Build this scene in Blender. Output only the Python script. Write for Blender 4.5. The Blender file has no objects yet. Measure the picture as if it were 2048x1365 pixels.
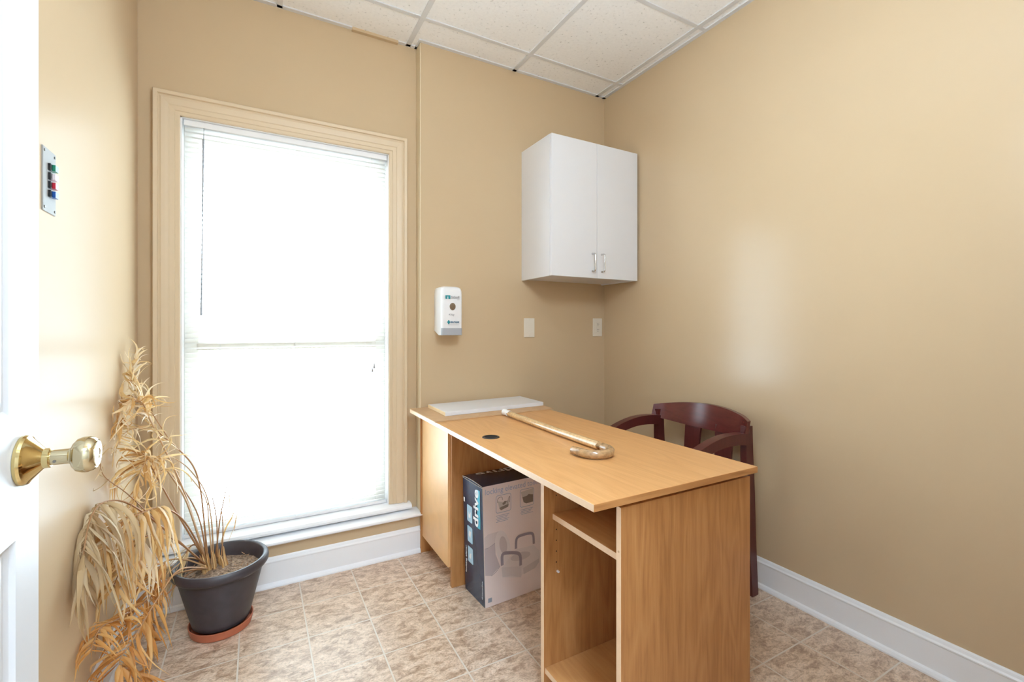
import bpy, bmesh, math, random
from mathutils import Vector, Matrix
random.seed(7)
SC = bpy.context.scene
COL = SC.collection
PI = math.pi

# ------------------------------------------------------------------ materials
def new_mat(name):
    m = bpy.data.materials.new(name); m.use_nodes = True
    nt = m.node_tree; nt.nodes.clear()
    out = nt.nodes.new('ShaderNodeOutputMaterial')
    return m, nt, out
def L(nt, a, ao, b, bi): nt.links.new(a.outputs[ao], b.inputs[bi])
def srgb(r, g, b):
    f = lambda c: (c/255/12.92) if c/255 <= .04045 else ((c/255+.055)/1.055)**2.4
    return (f(r), f(g), f(b), 1)
def N(nt, t, **kw):
    n = nt.nodes.new(t)
    for k, v in kw.items():
        if hasattr(n, k): setattr(n, k, v)
        else: n.inputs[k.replace('_', ' ')].default_value = v
    return n
def ramp(nt, stops):
    r = nt.nodes.new('ShaderNodeValToRGB'); e = r.color_ramp.elements
    while len(e) < len(stops): e.new(.5)
    for i, (p, c) in enumerate(stops): e[i].position = p; e[i].color = c
    return r
def plain(name, col, rough=.5, metal=0, spec=.5, var=.0, scale=20, bump=0, bscale=200, coat=0, crough=.08):
    m, nt, out = new_mat(name)
    p = N(nt, 'ShaderNodeBsdfPrincipled'); p.inputs['Roughness'].default_value = rough
    p.inputs['Metallic'].default_value = metal; p.inputs['Specular IOR Level'].default_value = spec
    p.inputs['Coat Weight'].default_value = coat; p.inputs['Coat Roughness'].default_value = crough
    tc = N(nt, 'ShaderNodeTexCoord')
    n = N(nt, 'ShaderNodeTexNoise'); n.inputs['Scale'].default_value = scale; n.inputs['Detail'].default_value = 5
    L(nt, tc, 'Object', n, 'Vector')
    c1 = tuple(max(0, c*(1-var)) for c in col[:3])+(1,); c2 = tuple(min(1, c*(1+var)) for c in col[:3])+(1,)
    r = ramp(nt, [(.3, c1), (.7, c2)]); L(nt, n, 'Fac', r, 'Fac'); L(nt, r, 'Color', p, 'Base Color')
    if bump:
        n2 = N(nt, 'ShaderNodeTexNoise'); n2.inputs['Scale'].default_value = bscale; n2.inputs['Detail'].default_value = 3
        L(nt, tc, 'Object', n2, 'Vector')
        b = N(nt, 'ShaderNodeBump'); b.inputs['Strength'].default_value = bump; b.inputs['Distance'].default_value = .002
        L(nt, n2, 'Fac', b, 'Height'); L(nt, b, 'Normal', p, 'Normal')
    L(nt, p, 'BSDF', out, 'Surface')
    return m
def wood(name, axis, c_dark, c_mid, c_light, rough=.35, dens=1.0):
    m, nt, out = new_mat(name)
    tc = N(nt, 'ShaderNodeTexCoord')
    def mp(s_across, s_along):
        q = N(nt, 'ShaderNodeMapping'); s = [s_across]*3; s[axis] = s_along
        q.inputs['Scale'].default_value = s; L(nt, tc, 'Object', q, 'Vector'); return q
    n1 = N(nt, 'ShaderNodeTexNoise'); n1.inputs['Scale'].default_value = 1; n1.inputs['Detail'].default_value = 6; n1.inputs['Roughness'].default_value = .62
    L(nt, mp(150*dens, 7), 'Vector', n1, 'Vector')
    n2 = N(nt, 'ShaderNodeTexNoise'); n2.inputs['Scale'].default_value = 1; n2.inputs['Detail'].default_value = 2; n2.inputs['Distortion'].default_value = .4
    L(nt, mp(9*dens, 1.3), 'Vector', n2, 'Vector')
    mul = N(nt, 'ShaderNodeMath', operation='MULTIPLY'); mul.inputs[1].default_value = 9; L(nt, n2, 'Fac', mul, 0)
    fr = N(nt, 'ShaderNodeMath', operation='PINGPONG'); fr.inputs[1].default_value = .5; L(nt, mul, 'Value', fr, 0)
    n1h = N(nt, 'ShaderNodeMath', operation='MULTIPLY'); n1h.inputs[1].default_value = .62; L(nt, n1, 'Fac', n1h, 0)
    add = N(nt, 'ShaderNodeMath', operation='MULTIPLY_ADD'); L(nt, fr, 'Value', add, 0); add.inputs[1].default_value = .42; L(nt, n1h, 'Value', add, 2)
    r = ramp(nt, [(.22, c_dark), (.42, c_mid), (.66, c_light)]); L(nt, add, 'Value', r, 'Fac')
    p = N(nt, 'ShaderNodeBsdfPrincipled'); p.inputs['Roughness'].default_value = rough
    L(nt, r, 'Color', p, 'Base Color')
    b = N(nt, 'ShaderNodeBump'); b.inputs['Strength'].default_value = .08; b.inputs['Distance'].default_value = .001
    L(nt, n1, 'Fac', b, 'Height'); L(nt, b, 'Normal', p, 'Normal')
    L(nt, p, 'BSDF', out, 'Surface')
    return m
def translucent(name, col, t=.4, var=0.1, scale=8, rough=.6):
    m, nt, out = new_mat(name)
    tc = N(nt, 'ShaderNodeTexCoord'); n = N(nt, 'ShaderNodeTexNoise'); n.inputs['Scale'].default_value = scale; n.inputs['Detail'].default_value = 4
    L(nt, tc, 'Object', n, 'Vector')
    r = ramp(nt, [(.3, tuple(c*(1-var) for c in col[:3])+(1,)), (.7, tuple(min(1, c*(1+var)) for c in col[:3])+(1,))]); L(nt, n, 'Fac', r, 'Fac')
    p = N(nt, 'ShaderNodeBsdfPrincipled'); p.inputs['Roughness'].default_value = rough; L(nt, r, 'Color', p, 'Base Color')
    tr = N(nt, 'ShaderNodeBsdfTranslucent'); L(nt, r, 'Color', tr, 'Color')
    mx = N(nt, 'ShaderNodeMixShader'); mx.inputs[0].default_value = t
    L(nt, p, 'BSDF', mx, 1); L(nt, tr, 'BSDF', mx, 2); L(nt, mx, 'Shader', out, 'Surface')
    return m
def straw_mat(name, stops, t=.3):
    # every blade its own tone (random per island)
    m, nt, out = new_mat(name)
    g = N(nt, 'ShaderNodeNewGeometry'); r = ramp(nt, stops); L(nt, g, 'Random Per Island', r, 'Fac')
    p = N(nt, 'ShaderNodeBsdfPrincipled'); p.inputs['Roughness'].default_value = .5; L(nt, r, 'Color', p, 'Base Color')
    tr = N(nt, 'ShaderNodeBsdfTranslucent'); L(nt, r, 'Color', tr, 'Color')
    mx = N(nt, 'ShaderNodeMixShader'); mx.inputs[0].default_value = t
    L(nt, p, 'BSDF', mx, 1); L(nt, tr, 'BSDF', mx, 2); L(nt, mx, 'Shader', out, 'Surface')
    return m
def glass_mat():
    m, nt, out = new_mat('pane glass')
    t = N(nt, 'ShaderNodeBsdfTransparent'); t.inputs['Color'].default_value = (.96, .98, .97, 1)
    gl = N(nt, 'ShaderNodeBsdfGlossy'); gl.inputs['Roughness'].default_value = .02
    g = N(nt, 'ShaderNodeNewGeometry'); d = N(nt, 'ShaderNodeVectorMath', operation='DOT_PRODUCT'); L(nt, g, 'Incoming', d, 0); L(nt, g, 'Normal', d, 1)
    ab = N(nt, 'ShaderNodeMath', operation='ABSOLUTE'); L(nt, d, 'Value', ab, 0)
    om = N(nt, 'ShaderNodeMath', operation='SUBTRACT'); om.inputs[0].default_value = 1; L(nt, ab, 'Value', om, 1)
    pw = N(nt, 'ShaderNodeMath', operation='POWER'); L(nt, om, 'Value', pw, 0); pw.inputs[1].default_value = 5
    f = N(nt, 'ShaderNodeMath', operation='MULTIPLY_ADD'); L(nt, pw, 'Value', f, 0); f.inputs[1].default_value = .96; f.inputs[2].default_value = .04
    mx = N(nt, 'ShaderNodeMixShader'); L(nt, f, 'Value', mx, 0); L(nt, t, 'BSDF', mx, 1); L(nt, gl, 'BSDF', mx, 2)
    L(nt, mx, 'Shader', out, 'Surface'); return m
def floor_mat():
    m, nt, out = new_mat('stone look floor tile')
    tc = N(nt, 'ShaderNodeTexCoord')
    mp = N(nt, 'ShaderNodeMapping'); mp.inputs['Location'].default_value = (-(.402-.0015), -(2.127-.0015-.2285*20), 0); L(nt, tc, 'Object', mp, 'Vector')
    br = N(nt, 'ShaderNodeTexBrick', offset=0, squash=1)
    for k, v in dict(Scale=1, Brick_Width=.2285, Row_Height=.2285, Mortar_Size=.0031, Mortar_Smooth=.35, Bias=0).items(): br.inputs[k.replace('_', ' ')].default_value = v
    br.inputs['Color1'].default_value = (0, 0, 0, 1); br.inputs['Color2'].default_value = (1, 1, 1, 1)
    L(nt, mp, 'Vector', br, 'Vector')
    n1 = N(nt, 'ShaderNodeTexNoise'); n1.inputs['Scale'].default_value = 20; n1.inputs['Detail'].default_value = 9; n1.inputs['Roughness'].default_value = .72; n1.inputs['Distortion'].default_value = .6
    st = N(nt, 'ShaderNodeMapping'); st.inputs['Rotation'].default_value = (0, 0, .5); st.inputs['Scale'].default_value = (1, 1.7, 1); L(nt, tc, 'Object', st, 'Vector')
    off = N(nt, 'ShaderNodeMixRGB', blend_type='ADD'); off.inputs[0].default_value = .35
    L(nt, st, 'Vector', off, 1); L(nt, br, 'Color', off, 2); L(nt, off, 'Color', n1, 'Vector')
    r = ramp(nt, [(.26, srgb(132, 106, 86)), (.42, srgb(178, 150, 126)), (.53, srgb(214, 189, 165)), (.68, srgb(232, 212, 192))])
    L(nt, n1, 'Fac', r, 'Fac')
    n2 = N(nt, 'ShaderNodeTexNoise'); n2.inputs['Scale'].default_value = 110; n2.inputs['Detail'].default_value = 4; n2.inputs['Roughness'].default_value = .7; L(nt, st, 'Vector', n2, 'Vector')
    r2 = ramp(nt, [(.35, (.55, .52, .5, 1)), (.52, (1, 1, 1, 1))]); L(nt, n2, 'Fac', r2, 'Fac')
    mu = N(nt, 'ShaderNodeMixRGB', blend_type='MULTIPLY'); mu.inputs[0].default_value = .75; L(nt, r, 'Color', mu, 1); L(nt, r2, 'Color', mu, 2)
    mx = N(nt, 'ShaderNodeMixRGB'); L(nt, br, 'Fac', mx, 0); L(nt, mu, 'Color', mx, 1); mx.inputs[2].default_value = srgb(211, 200, 186)
    p = N(nt, 'ShaderNodeBsdfPrincipled'); p.inputs['Specular IOR Level'].default_value = .8; L(nt, mx, 'Color', p, 'Base Color')
    rr = N(nt, 'ShaderNodeMapRange'); rr.inputs['To Min'].default_value = .24; rr.inputs['To Max'].default_value = .42; L(nt, n1, 'Fac', rr, 'Value'); L(nt, rr, 'Result', p, 'Roughness')
    b = N(nt, 'ShaderNodeBump'); b.inputs['Strength'].default_value = .35; b.inputs['Distance'].default_value = .0015; b.invert = True
    h = N(nt, 'ShaderNodeMath', operation='MULTIPLY_ADD'); L(nt, n2, 'Fac', h, 0); h.inputs[1].default_value = -.25; L(nt, br, 'Fac', h, 2)
    L(nt, h, 'Value', b, 'Height'); L(nt, b, 'Normal', p, 'Normal')
    L(nt, p, 'BSDF', out, 'Surface'); return m
def ceiling_mat():
    m, nt, out = new_mat('fissured ceiling tile')
    tc = N(nt, 'ShaderNodeTexCoord')
    n1 = N(nt, 'ShaderNodeTexNoise'); n1.inputs['Scale'].default_value = 75; n1.inputs['Detail'].default_value = 3; n1.inputs['Roughness'].default_value = .6; L(nt, tc, 'Object', n1, 'Vector')
    r = ramp(nt, [(.27, (.5, .5, .5, 1)), (.36, (.89, .89, .89, 1)), (.7, (.93, .93, .93, 1))]); L(nt, n1, 'Fac', r, 'Fac')
    p = N(nt, 'ShaderNodeBsdfPrincipled'); p.inputs['Roughness'].default_value = .9; p.inputs['Specular IOR Level'].default_value = .1
    L(nt, r, 'Color', p, 'Base Color')
    b = N(nt, 'ShaderNodeBump'); b.inputs['Strength'].default_value = .4; b.inputs['Distance'].default_value = .003; L(nt, r, 'Color', b, 'Height'); L(nt, b, 'Normal', p, 'Normal')
    L(nt, p, 'BSDF', out, 'Surface'); return m
def soil_mat():
    m, nt, out = new_mat('dry potting soil')
    tc = N(nt, 'ShaderNodeTexCoord'); n = N(nt, 'ShaderNodeTexNoise'); n.inputs['Scale'].default_value = 90; n.inputs['Detail'].default_value = 8; n.inputs['Roughness'].default_value = .75; L(nt, tc, 'Object', n, 'Vector')
    r = ramp(nt, [(.36, srgb(70, 54, 42)), (.5, srgb(150, 124, 102)), (.62, srgb(196, 172, 150))]); L(nt, n, 'Fac', r, 'Fac')
    p = N(nt, 'ShaderNodeBsdfPrincipled'); p.inputs['Roughness'].default_value = .95; L(nt, r, 'Color', p, 'Base Color')
    b = N(nt, 'ShaderNodeBump'); b.inputs['Strength'].default_value = 1; b.inputs['Distance'].default_value = .006; L(nt, n, 'Fac', b, 'Height'); L(nt, b, 'Normal', p, 'Normal')
    L(nt, p, 'BSDF', out, 'Surface'); return m
def emis(name, col, s):
    m, nt, out = new_mat(name); e = N(nt, 'ShaderNodeEmission'); e.inputs['Color'].default_value = col; e.inputs['Strength'].default_value = s
    L(nt, e, 'Emission', out, 'Surface'); return m

WALLC = srgb(200, 177, 145)
M_wall = plain('beige satin wall paint', WALLC, .30, var=.012, scale=3, bump=.02, bscale=260, spec=.05)
M_wallr = plain('beige satin wall paint, sheen', WALLC, .30, var=.012, scale=3, bump=.02, bscale=260, spec=.05, coat=.6, crough=.2)
M_palestrip = plain('pale return strip', srgb(222, 206, 176), .4)
M_casing = plain('beige gloss casing paint', srgb(212, 192, 162), .42, var=.01, scale=4)
M_white = plain('white trim paint', srgb(238, 240, 243), .32, var=.01, scale=5, bump=.05, bscale=60)
M_doorw = plain('white door paint', srgb(214, 215, 217), .4, spec=.2, var=.01, scale=5, bump=.12, bscale=90)
M_floor = floor_mat()
M_ceil = ceiling_mat()
M_grid = plain('white enamel ceiling grid', srgb(216, 217, 219), .45, var=.01)
M_mela = plain('white melamine', srgb(224, 225, 229), .3, var=.006, scale=6)
M_edge = plain('cream particle edge', srgb(226, 196, 150), .6, var=.06, scale=120)
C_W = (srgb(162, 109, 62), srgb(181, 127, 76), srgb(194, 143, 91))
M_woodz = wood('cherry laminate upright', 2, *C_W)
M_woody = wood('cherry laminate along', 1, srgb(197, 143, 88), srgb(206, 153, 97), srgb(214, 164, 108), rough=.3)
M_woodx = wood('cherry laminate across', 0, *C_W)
M_band = plain('pale edge banding', srgb(224, 192, 158), .4, var=.03, scale=60)
M_mahog = wood('dark mahogany finish', 2, srgb(76, 32, 31), srgb(85, 37, 35), srgb(92, 42, 39), rough=.3)
M_mahogy = wood('dark mahogany finish across', 1, srgb(90, 40, 38), srgb(98, 44, 41), srgb(105, 49, 45), rough=.2)
M_chrome = plain('polished chrome', (.66, .66, .67, 1), .12, 1)
M_brass = plain('polished brass', srgb(218, 196, 140), .10, 1, var=.02)
M_brass2 = plain('pale aged brass', srgb(204, 190, 156), .15, 1, var=.02)
M_black = plain('black plastic', srgb(26, 26, 28), .4)
M_dark = plain('dark recess', srgb(18, 16, 15), .8)
M_pot = plain('charcoal plastic pot', srgb(64, 58, 62), .42, var=.12, scale=30, bump=.05, bscale=120)
M_saucer = plain('terracotta plastic', srgb(182, 104, 74), .5, var=.06, scale=30)
M_soil = soil_mat()
STRAW = [(0, srgb(202, 154, 92)), (.3, srgb(222, 182, 118)), (.6, srgb(232, 200, 144)), (.85, srgb(238, 214, 172)), (1, srgb(242, 230, 206))]
M_straw = straw_mat('golden dry palm leaf', STRAW)
M_strawg = straw_mat('greyish dry palm leaf', [(0, srgb(168, 138, 100)), (.5, srgb(198, 170, 128)), (1, srgb(222, 202, 166))])
M_strawp = straw_mat('pale dry palm leaf', [(0, srgb(216, 182, 126)), (.5, srgb(230, 206, 160)), (1, srgb(244, 234, 214))])
M_strawo = straw_mat('orange dry palm leaf', [(0, srgb(190, 126, 58)), (.5, srgb(216, 158, 86)), (1, srgb(232, 190, 126))])
M_stalk = straw_mat('brown palm stalk', [(0, srgb(150, 104, 66)), (.5, srgb(184, 140, 96)), (1, srgb(200, 168, 128))], t=.05)
M_sheath = straw_mat('fibrous palm sheath', [(0, srgb(182, 128, 72)), (.5, srgb(212, 166, 104)), (1, srgb(228, 196, 146))], t=.1)
M_cane = plain('lacquered mottled cane', srgb(206, 170, 122), .2, var=.22, scale=85, coat=.8)
M_caneh = plain('lacquered brown crook', srgb(166, 130, 90), .22, var=.3, scale=95, coat=.8)
M_rubw = plain('white rubber', srgb(236, 234, 232), .55)
M_board = plain('brown hardboard', srgb(192, 156, 118), .6, var=.06, scale=25)
M_navy = plain('navy printed carton', srgb(40, 52, 78), .2, var=.05, scale=8)
M_cart = plain('pale printed carton', srgb(238, 224, 219), .42, var=.012, scale=5)
M_kraft = plain('raw carton edge', srgb(206, 196, 184), .8)
M_wtext = plain('white print', srgb(238, 240, 244), .4)
M_cyan = plain('cyan print', srgb(96, 196, 222), .4)
M_lblue = plain('light blue print', srgb(170, 206, 228), .35, var=.06, scale=30)
M_gtext = plain('grey blue print', srgb(172, 182, 206), .5)
M_plast = plain('white dispenser plastic', srgb(232, 233, 236), .3)
M_greyp = plain('grey push bar plastic', srgb(168, 171, 178), .4)
M_teal = plain('teal print', srgb(40, 140, 150), .4)
M_ink = plain('dark ink', srgb(70, 70, 90), .5)
M_ink2 = plain('grey print', srgb(120, 125, 135), .5)
M_brownw = plain('brown sight window', srgb(120, 100, 80), .25, var=.2, scale=160)
M_plate = plain('ivory wall plate', srgb(222, 214, 200), .35)
M_alu = plain('brushed aluminium plate', srgb(166, 166, 164), .55, .1, var=.02, spec=.2)
M_screw = plain('steel screw', srgb(120, 118, 112), .35, .8)
M_slat = translucent('white blind slat', srgb(228, 225, 219), .2, 0.0)
M_vinyl = plain('white blind rail', srgb(236, 237, 240), .35)
M_wand = plain('clear grey wand', srgb(160, 160, 164), .3, spec=.2)
M_glass = glass_mat()
PR = {k: plain('print '+k, srgb(*c), .45) for k, c in dict(body=(200, 188, 189), tank=(218, 207, 204), ring=(230, 221, 218), hole=(204, 192, 191), arm=(154, 144, 152), seat=(226, 216, 212), open=(206, 196, 193), front=(216, 206, 203), side=(209, 199, 195), frame=(140, 160, 188), icon=(206, 198, 190), icondark=(138, 126, 116), label=(150, 160, 172)).items()}

# ------------------------------------------------------------------ mesh helpers
ORG = {}
def tag(o, label=None, cat=None, group=None, kind=None):
    if label: o['label'] = label
    if cat: o['category'] = cat
    if group: o['group'] = group
    if kind: o['kind'] = kind
    return o
def thing(name, loc, label, cat, group=None):
    o = bpy.data.objects.new(name, None); COL.objects.link(o); o.location = loc; o.empty_display_size = .05
    ORG[o.name] = Vector(loc)
    return tag(o, label, cat, group)
def obj(name, bm, mat, parent=None, loc=None, smooth=None, kind=None):
    """links bm (world coordinates) as one mesh object; children sit at their thing's origin"""
    if parent is not None: org = ORG[parent.name]
    else: org = Vector(loc) if loc is not None else Vector((0, 0, 0))
    if org.length: bmesh.ops.translate(bm, vec=-org, verts=bm.verts)
    bmesh.ops.recalc_face_normals(bm, faces=bm.faces)
    me = bpy.data.meshes.new(name); bm.to_mesh(me); bm.free()
    for m in (mat if isinstance(mat, (list, tuple)) else [mat]): me.materials.append(m)
    if smooth is not None:
        me.shade_smooth()
        if smooth < 180: me.set_sharp_from_angle(angle=math.radians(smooth))
    o = bpy.data.objects.new(name, me); COL.objects.link(o)
    if parent is not None: o.parent = parent
    else: o.location = org
    ORG[o.name] = org
    if kind: o['kind'] = kind
    return o
def box(bm, x0, x1, y0, y1, z0, z1, bev=0, seg=2, mi=0, f=None):
    vs = [bm.verts.new((x, y, z)) for x in (x0, x1) for y in (y0, y1) for z in (z0, z1)]
    fs = [bm.faces.new([vs[i] for i in q]) for q in ((0, 1, 3, 2), (4, 6, 7, 5), (0, 4, 5, 1), (2, 3, 7, 6), (0, 2, 6, 4), (1, 5, 7, 3))]
    for q in fs: q.material_index = mi
    if bev:
        es = list({e for q in fs for e in q.edges})
        r = bmesh.ops.bevel(bm, geom=es, offset=bev, segments=seg, affect='EDGES', profile=.5)
        for q in r['faces']: q.material_index = mi
    return fs
def BX(*a, **k):
    bm = bmesh.new(); box(bm, *a, **k); return bm
def frame_at(t):
    t = t.normalized(); a = Vector((0, 0, 1)) if abs(t.z) < .9 else Vector((1, 0, 0))
    u = t.cross(a).normalized(); return u, u.cross(t).normalized()
def tube(bm, pts, rad, seg=10, mi=0, cap=True, flat=1.0):
    pts = [Vector(p) for p in pts]; n = len(pts)
    rs = rad if isinstance(rad, (list, tuple)) else [rad]*n
    rings = []; u = None
    for i, p in enumerate(pts):
        t = (pts[min(i+1, n-1)]-pts[max(i-1, 0)]).normalized()
        if u is None: u, v = frame_at(t)
        else:
            u = (u-t*u.dot(t)).normalized(); v = t.cross(u)
        rings.append([bm.verts.new(p+(u*math.cos(a)+v*math.sin(a)*flat)*rs[i]) for a in [2*PI*k/seg for k in range(seg)]])
    for a, b in zip(rings, rings[1:]):
        for k in range(seg):
            f = bm.faces.new((a[k], a[(k+1) % seg], b[(k+1) % seg], b[k])); f.material_index = mi
    if cap:
        for r in (rings[0][::-1], rings[-1]):
            f = bm.faces.new(r); f.material_index = mi
def lathe(bm, prof, M=None, seg=40, mi=0, sx=1, sy=1):
    """prof: list of (r, z); revolve about z, then matrix M"""
    M = M or Matrix()
    rings = []
    for r, z in prof:
        if r < 1e-6: rings.append([bm.verts.new(M @ Vector((0, 0, z)))])
        else: rings.append([bm.verts.new(M @ Vector((r*sx*math.cos(2*PI*k/seg), r*sy*math.sin(2*PI*k/seg), z))) for k in range(seg)])
    for a, b in zip(rings, rings[1:]):
        for k in range(seg):
            k2 = (k+1) % seg
            if len(a) == 1 and len(b) == 1: continue
            vs = [a[0], b[k2], b[k]] if len(a) == 1 else [a[k], a[k2], b[0]] if len(b) == 1 else [a[k], a[k2], b[k2], b[k]]
            f = bm.faces.new(vs); f.material_index = mi
def prism(bm, poly, fn, d0, d1, mi=0):
    """poly of (a,b); fn(a,b,d) -> point; extruded between depths d0 and d1"""
    A = [bm.verts.new(fn(a, b, d0)) for a, b in poly]; B = [bm.verts.new(fn(a, b, d1)) for a, b in poly]
    fs = [bm.faces.new(A), bm.faces.new(B[::-1])]
    n = len(poly)
    for i in range(n): fs.append(bm.faces.new((A[i], B[i], B[(i+1) % n], A[(i+1) % n])))
    for f in fs: f.material_index = mi
    return fs
def sweep(bm, prof, path, nrm, mi=0, closed=False):
    """profile (a,b) swept along a path; a = along side vector, b = along nrm (const)"""
    nrm = Vector(nrm)
    P = [Vector(p) for p in path]; rings = []
    for i, p in enumerate(P):
        ds = []
        if i > 0: ds.append((p-P[i-1]).normalized())
        if i < len(P)-1: ds.append((P[i+1]-p).normalized())
        ss = [d.cross(nrm).normalized() for d in ds]
        s = sum(ss, Vector()); s = s/(s.dot(ss[0])) if len(ss) > 1 else s
        rings.append([bm.verts.new(p+s*a+nrm*b) for a, b in prof])
    n = len(prof)
    for A, B in zip(rings, rings[1:]):
        for k in range(n):
            f = bm.faces.new((A[k], A[(k+1) % n], B[(k+1) % n], B[k])); f.material_index = mi
    bm.faces.new(rings[0]); bm.faces.new(rings[-1][::-1])
def smoothpath(pts, k=6):
    P = [Vector(p) for p in pts]; out = []
    for i in range(len(P)-1):
        p0, p1, p2, p3 = P[max(i-1, 0)], P[i], P[i+1], P[min(i+2, len(P)-1)]
        for j in range(k):
            t = j/k
            out.append(.5*((2*p1)+(p2-p0)*t+(2*p0-5*p1+4*p2-p3)*t*t+(3*p1-p0-3*p2+p3)*t**3))
    out.append(P[-1]); return out
def text_bm(bm, s, size, origin, right, up, width=None, depth=.0004, mi=0, shear=0, bold=0, hand=False):
    cu = bpy.data.curves.new('t', 'FONT'); cu.body = s; cu.size = size; cu.extrude = 0; cu.shear = shear; cu.offset = bold
    cu.resolution_u = 3
    ob = bpy.data.objects.new('t', cu); COL.objects.link(ob)
    bpy.context.view_layer.update()
    dg = bpy.context.evaluated_depsgraph_get(); me = bpy.data.meshes.new_from_object(ob.evaluated_get(dg))
    bpy.data.objects.remove(ob); bpy.data.curves.remove(cu)
    xs = [v.co.x for v in me.vertices]; k = (width/(max(xs)-min(xs))) if width else 1; x0 = min(xs)
    R, U = Vector(right).normalized(), Vector(up).normalized(); Nn = R.cross(U)
    base = len(bm.verts); bm.verts.ensure_lookup_table()
    vm = [bm.verts.new(Vector(origin)+R*((v.co.x-x0)*k)+U*(v.co.y)+Nn*depth) for v in me.vertices]
    for p in me.polygons:
        try:
            f = bm.faces.new([vm[i] for i in p.vertices]); f.material_index = mi
        except ValueError: pass
    bpy.data.meshes.remove(me)

# ------------------------------------------------------------------ room shell
XL, XR, YW, YP, ZC = -.432, 2.0, 2.43, 2.36, 2.683
XE = .757                          # corner of the projecting chase
WX0, WX1, WZ0, WZ1 = -.293, .612, .25, 2.088   # window opening
obj('floor', BX(-1.3, XR+.1, -1.9, YW+.12, -.06, 0), M_floor, kind='structure')
cl = obj('ceiling', BX(-1.3, XR+.1, -1.9, YW+.12, ZC, ZC+.06), M_ceil, kind='structure')
# grid of inverted T runners just under the tiles
bm = bmesh.new()
TX = [.707-.612*k for k in (0, 1, 2, 3)]+[1.319, 1.934]; TY = [2.174-.604*k for k in range(7)]
for x in TX: box(bm, x-.012, x+.012, -1.88, YW-.004, ZC-.006, ZC)
for y in TY: box(bm, XL+.002, XR-.004, y-.010, y+.010, ZC-.0052, ZC)
obj('ceiling_grid', bm, M_grid, cl)
bm = bmesh.new()
zt = (ZC-.006, ZC)
box(bm, XL, .42, YW-.022, YW, *zt); box(bm, .652, XE, YW-.022, YW, *zt)
box(bm, XL, XL+.022, .1, YW, *zt); box(bm, XR-.022, XR, .1, YP, *zt); box(bm, XE, XR, YP-.02, YP, *zt); box(bm, XE-.014, XE, YP-.02, YW, *zt)
obj('wall_angle', bm, M_grid, cl)
obj('bare_edge_strip', BX(.42, .652, YW-.020, YW, ZC-.014, ZC), M_wall, cl)
# back wall of the window recess, with its opening
bm = bmesh.new()
box(bm, XL-.1, WX0, YW, YW+.12, 0, ZC); box(bm, WX1, XE+.02, YW, YW+.12, 0, ZC)
box(bm, WX0, WX1, YW, YW+.12, WZ1, ZC); box(bm, WX0, WX1, YW, YW+.12, 0, WZ0-.03)
box(bm, XL, XE+.02, YP, YW, 0, .188)
obj('wall_window', bm, M_wall, kind='structure')
obj('wall_back', BX(XE, XR+.1, YP, YW+.12, 0, ZC, bev=.003), M_wall, kind='structure')
obj('trim_3', BX(XE-.004, XE+.0005, YP+.001, YW-.001, .2095, ZC-.008, bev=.001), M_palestrip, kind='structure')  # strip paler than the wall, added over the chase's return face
obj('wall_right', BX(XR, XR+.1, -.1, YP, 0, ZC), M_wallr, kind='structure')
obj('wall_left', BX(XL-.1, XL, -.1, YW, 0, ZC), M_wall, kind='structure')
DX0, DX1, YF = -.292, .56, .1
bm = bmesh.new()
box(bm, XL-.1, DX0-.02, 0.0, YF, 0, ZC); box(bm, DX1+.02, XR+.1, 0.0, YF, 0, ZC); box(bm, DX0-.02, DX1+.02, 0.0, YF, 2.06, ZC)
obj('wall_front', bm, M_wall, kind='structure')
bm = bmesh.new()
box(bm, DX0-.02, DX0, -.005, YF+.004, 0, 2.06); box(bm, DX1, DX1+.02, -.005, YF+.004, 0, 2.06); box(bm, DX0, DX1, -.005, YF+.004, 2.04, 2.06)
obj('trim_1', bm, M_white, kind='structure')
# hallway behind the doorway
obj('wall_hallway_left', BX(-1.3, -1.2, -1.9, 0, 0, ZC), M_white, kind='structure')
obj('wall_hallway_right', BX(XR, XR+.1, -1.9, -.1, 0, ZC), M_white, kind='structure')
obj('wall_hallway_back', BX(-1.3, XR+.1, -1.9, -1.8, 0, ZC), M_white, kind='structure')
obj('wall_hallway_front', BX(-1.3, XL-.1, 0, .1, 0, ZC), M_white, kind='structure')

# baseboards: moulded top and a shoe at the floor
def base_prof(hh=.132, t=.013):
    return [(0, 0), (t+.012, 0), (t+.012, .006), (t+.007, .016), (t, .021), (t, hh-.024), (t+.002, hh-.021), (t+.002, hh-.017), (t-.003, hh-.012), (t-.006, hh-.004), (t-.009, hh), (0, hh)]
def baseboard(name, path, side):
    bm = bmesh.new()
    P = [Vector(p) for p in path]
    prof = [(a*side, b) for a, b in base_prof()]
    sweep(bm, prof, P, (0, 0, 1))
    obj(name, bm, M_white, kind='structure')
baseboard('baseboard_right', [(XR, .1, 0), (XR, YP, 0)], -1)
baseboard('baseboard_back', [(XL, YP, 0), (XR, YP, 0)], 1)
baseboard('baseboard_left', [(XL, .1, 0), (XL, YP, 0)], 1)
# ledge that caps the low wall under the window
bm = bmesh.new()
prism(bm, [(YW, .188), (YP-.008, .188), (YP-.024, .190), (YP-.029, .196), (YP-.027, .203), (YP-.02, .207), (YW, .209)], lambda a, b, d: (d, a, b), XL, XE+.001)
obj('trim_2', bm, M_white, kind='structure', smooth=40)

# ------------------------------------------------------------------ window
win = thing('window_1', ((WX0+WX1)/2, YW, WZ0), None, None); win['kind'] = 'structure'
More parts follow.
